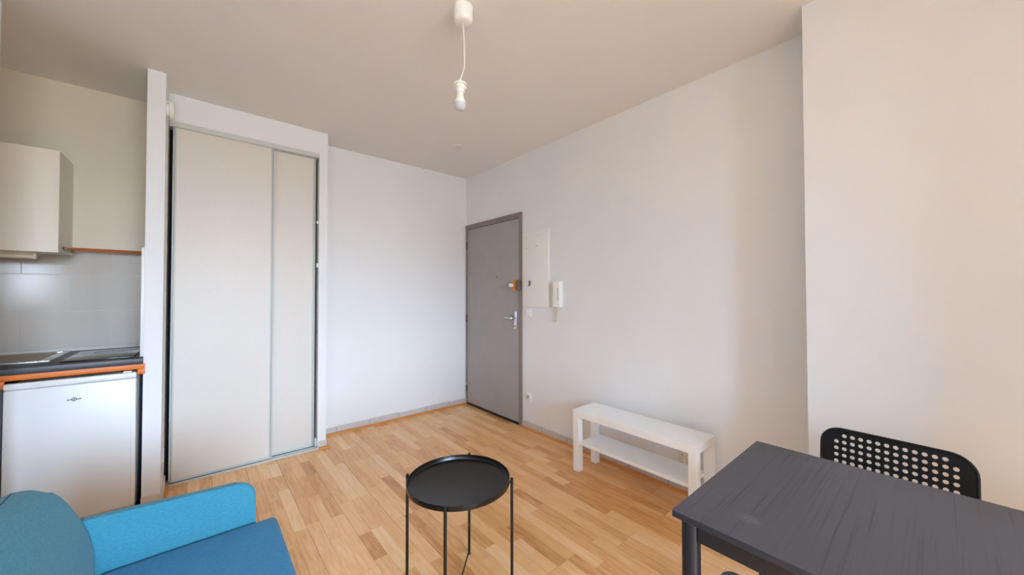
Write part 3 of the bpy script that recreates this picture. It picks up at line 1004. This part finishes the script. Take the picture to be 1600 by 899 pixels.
# ------------------------------------------------------------------ dining table
tx0, ty1, th, tw, tl = .9401, .4593, .7529, .6797, 1.10
tx1, ty0 = tx0 + tw, ty1 - tl
t = thing('dining_table', ((tx0 + tx1) / 2, (ty0 + ty1) / 2, 0), 'black-brown dining table with wood grain top in the right foreground', 'table')
obj('table_top', B(tx0, tx1, ty0, ty1, th - .0175, th, bev=.0012, seg=1), M['table'], t, smooth=False)
top_ = bpy.data.objects['table_top']
top_.data.materials.append(M['table_edge'])
for p_ in top_.data.polygons:
    if abs(p_.normal.z) < .3: p_.material_index = 1
ins, lgw = .014, .040
zt = th - .0178
for lx in (tx0 + ins, tx1 - ins - lgw):
    for ly in (ty0 + ins, ty1 - ins - lgw):
        obj('leg', B(lx, lx + lgw, ly, ly + lgw, .0005, zt, bev=.013, seg=4), M['frame_steel'], t)
za = zt - .050
for lx in (tx0 + ins + .008, tx1 - ins - .008 - .02):
    obj('apron', B(lx, lx + .02, ty0 + ins + lgw + .0005, ty1 - ins - lgw - .0005, za, zt, bev=.002, seg=1), M['frame_steel'], t, smooth=False)
for ly in (ty0 + ins + .008, ty1 - ins - .008 - .02):
    obj('apron', B(tx0 + ins + lgw + .0005, tx1 - ins - lgw - .0005, ly, ly + .02, za, zt, bev=.002, seg=1), M['frame_steel'], t, smooth=False)

# ------------------------------------------------------------------ perforated chair
CHX, CHY, CHR = 1.915, .1205, R(-2.0)      # foot of the back's middle; chair faces -x
t = thing('perforated_chair', (CHX, CHY, 0), 'black chair with a perforated plastic back behind the table', 'chair')


def ch(x, y, z):
    """chair space: x back (+) / front (-), y sideways."""
    c, s = math.cos(CHR), math.sin(CHR)
    return (CHX + x * c - y * s, CHY + x * s + y * c, z)


def back_x(y, z):
    return .020 * (z - .60) / .175 - .10 * y * y - .012


half, ztop, zbot = .196, .779, .475
out2 = []
rad = .060
for cxs, czs, a0 in ((half - rad, ztop - rad, 0), (-(half - rad), ztop - rad, 90), (-(half - .03), zbot + .03, 180), (half - .03, zbot + .03, 270)):
    rr = rad if a0 in (0, 90) else .03
    for k_ in range(9):
        a = R(a0 + 90 * k_ / 8)
        out2.append((cxs + rr * math.cos(a), czs + rr * math.sin(a)))
out2 = [p for i, p in enumerate(out2)]
# extra points along the straight edges so the sheet can curve
dense = []
for i, p in enumerate(out2):
    q = out2[(i + 1) % len(out2)]
    d = math.hypot(q[0] - p[0], q[1] - p[1])
    n_ = max(1, int(d / .03))
    for k_ in range(n_):
        dense.append((p[0] + (q[0] - p[0]) * k_ / n_, p[1] + (q[1] - p[1]) * k_ / n_))
bm = bmesh.new()
loops = [dense]
PH = .0232
for r_ in range(9):
    zz = .7545 - r_ * .0245
    for c_ in range(14):
        if r_ == 0 and c_ in (0, 13):
            continue
        yy = (c_ - 6.5) * PH
        loops.append([(yy + .0072 * math.cos(2 * math.pi * k_ / 14), zz + .0072 * math.sin(2 * math.pi * k_ / 14)) for k_ in range(14)])
for lp in loops:
    vs = [bm.verts.new((0, a, b)) for a, b in lp]
    for i in range(len(vs)):
        bm.edges.new((vs[i], vs[(i + 1) % len(vs)]))
bmesh.ops.triangle_fill(bm, use_beauty=True, use_dissolve=False, edges=bm.edges[:], normal=(1, 0, 0))
ex = bmesh.ops.extrude_face_region(bm, geom=bm.faces[:])
bmesh.ops.translate(bm, verts=[v for v in ex['geom'] if isinstance(v, bmesh.types.BMVert)], vec=(.005, 0, 0))
for v in bm.verts:
    y_, z_ = v.co.y, v.co.z
    v.co = Vector(ch(v.co.x + back_x(y_, z_), y_, z_))
bk = obj('backrest', bm, M['black_plastic'], t)
bm = bmesh.new()
tube(bm, [ch(back_x(a, b) + .0025, a * .997, (b - .63) * .997 + .63) for a, b in dense], .0052, 8, closed=True)
obj('rim', bm, M['black_plastic'], bk)
bm = bmesh.new()
box(bm, -.43, -.02, -.195, .195, .435, .450, bev=.0)
bmesh.ops.bevel(bm, geom=[e_ for e_ in bm.edges if abs(e_.verts[0].co.z - e_.verts[1].co.z) > .01], offset=.055, segments=6, profile=.5, affect='EDGES')
bmesh.ops.bevel(bm, geom=[e_ for e_ in bm.edges if abs(e_.verts[0].co.z - e_.verts[1].co.z) < .001 and len(e_.link_faces) == 2 and any(len(f.verts) > 8 for f in e_.link_faces)], offset=.005, segments=2, profile=.5, affect='EDGES')
for v in bm.verts: v.co = Vector(ch(*v.co))
obj('seat', bm, M['black_plastic'], t)
for s in (-1, 1):
    bm = bmesh.new()
    tube(bm, [ch(-.40, s * .195, .0005), ch(-.375, s * .165, .20), ch(-.36, s * .155, .42), ch(-.33, s * .155, .4275)], .009, 12)
    obj('leg', bm, M['frame_steel'], t)
    bm = bmesh.new()
    tube(bm, [ch(.055, s * .195, .0005), ch(.01, s * .172, .30), ch(-.005, s * .165, .455), ch(back_x(.16, .5) + .013, s * .16, .52), ch(back_x(.16, .6) + .0145, s * .16, .60)], .008, 12)
    obj('leg', bm, M['frame_steel'], t)
    bm = bmesh.new()
    tube(bm, [ch(-.36, s * .155, .4265), ch(-.01, s * .160, .4265)], .0075, 10)
    obj('seat_rail', bm, M['frame_steel'], t)

# ------------------------------------------------------------------ stool under the table
t = thing('stool', (1.10, .275, 0), 'dark grey stool with a rounded seat tucked under the table', 'stool')
bm = bmesh.new()
box(bm, .925, 1.275, .095, .450, .425, .450)
bmesh.ops.bevel(bm, geom=[e_ for e_ in bm.edges if abs(e_.verts[0].co.z - e_.verts[1].co.z) > .01], offset=.035, segments=6, profile=.5, affect='EDGES')
bmesh.ops.bevel(bm, geom=[e_ for e_ in bm.edges if abs(e_.verts[0].co.z - e_.verts[1].co.z) < .001 and any(len(f.verts) > 8 for f in e_.link_faces)], offset=.007, segments=3, profile=.5, affect='EDGES')
obj('seat', bm, M['stool'], t)
for sx_ in (-1, 1):
    for sy_ in (-1, 1):
        obj('leg', tube(bmesh.new(), [(1.10 + sx_ * .155, .2725 + sy_ * .155, .0005), (1.10 + sx_ * .125, .2725 + sy_ * .125, .4245)], .010, 12), M['frame_steel'], t)

# ------------------------------------------------------------------ sofa
t = thing('sofa', (-.15, 1.2, 0), 'teal fabric sofa in the left foreground', 'sofa')
SY0, SY1 = .56, 1.742         # seat between the arms


def arm_profile():
    pts = [(-.50, .20), (.165, .20), (.176, .215), (.1785, .30), (.1785, .46)]
    for i in range(1, 9):                       # rounded front top corner
        a = R(90 * i / 8)
        pts.append((.1785 - .062 + .062 * math.cos(a), .520 + .060 * math.sin(a)))
    pts += [(.00, .585), (-.15, .592), (-.30, .598), (-.50, .602)]
    return [(x * .986, z + (.010 if z > .4 else 0)) for x, z in pts]


for y0, y1 in ((SY1 + .001, SY1 + .031), (SY0 - .031, SY0 - .001)):
    ar = obj('armrest', prism_y(bmesh.new(), arm_profile(), y0, y1, bev=.0142, seg=5), M['sofa'], t)
bp_ = [(-.235, .20), (-.236, .38), (-.241, .442), (-.243, .51), (-.253, .563), (-.271, .619), (-.284, .650), (-.297, .678), (-.312, .703), (-.328, .723), (-.346, .739), (-.364, .749),
       (-.380, .7525), (-.398, .7525), (-.415, .7475), (-.430, .738), (-.447, .722), (-.462, .70), (-.478, .665), (-.49, .62), (-.50, .55), (-.50, .20)]
bkr = obj('backrest', prism_y(bmesh.new(), bp_, SY0, SY1 - .012, bev=.02, seg=4), M['sofa'], t)
for (sx_, sz_) in ((-.3975, .7528), (-.4155, .7476)):
    obj('seam', tube(bmesh.new(), [(sx_, SY0 + .03, sz_), (sx_, SY1 - .035, sz_)], .0016, 6), M['seam'], bkr)
bm = bmesh.new()
box(bm, -.234, .245, SY0 + .002, SY1 - .001, .30, .432)
ed = [e_ for e_ in bm.edges if all(v.co.x > .2 for v in e_.verts) or all(v.co.z > .4 for v in e_.verts)]
bmesh.ops.bevel(bm, geom=ed, offset=.022, segments=5, profile=.5, affect='EDGES')
bmesh.ops.subdivide_edges(bm, edges=[e_ for e_ in bm.edges if e_.calc_length() > .3], cuts=10, use_grid_fill=True)
for v in bm.verts:
    if v.co.z > .40:
        u = min(1, max(0, (v.co.y - SY0) / (SY1 - SY0)))
        w_ = min(1, max(0, (v.co.x + .234) / .479))
        v.co.z += .016 * (math.sin(math.pi * u) ** .6) * (.4 + .6 * math.sin(math.pi * min(1, w_ * .9 + .1)))
obj('seat_cushion', bm, M['sofa_seat'], t)
obj('base_frame', B(-.47, .165, SY0 + .01, SY1 - .01, .21, .296), M['sofa_seat'], t, smooth=False)
for lx in (-.42, .11):
    for ly in (SY0 + .03, SY1 - .03):
        obj('leg', tube(bmesh.new(), [(lx, ly, .0005), (lx, ly, .209)], .012, 12), M['black_metal'], t)
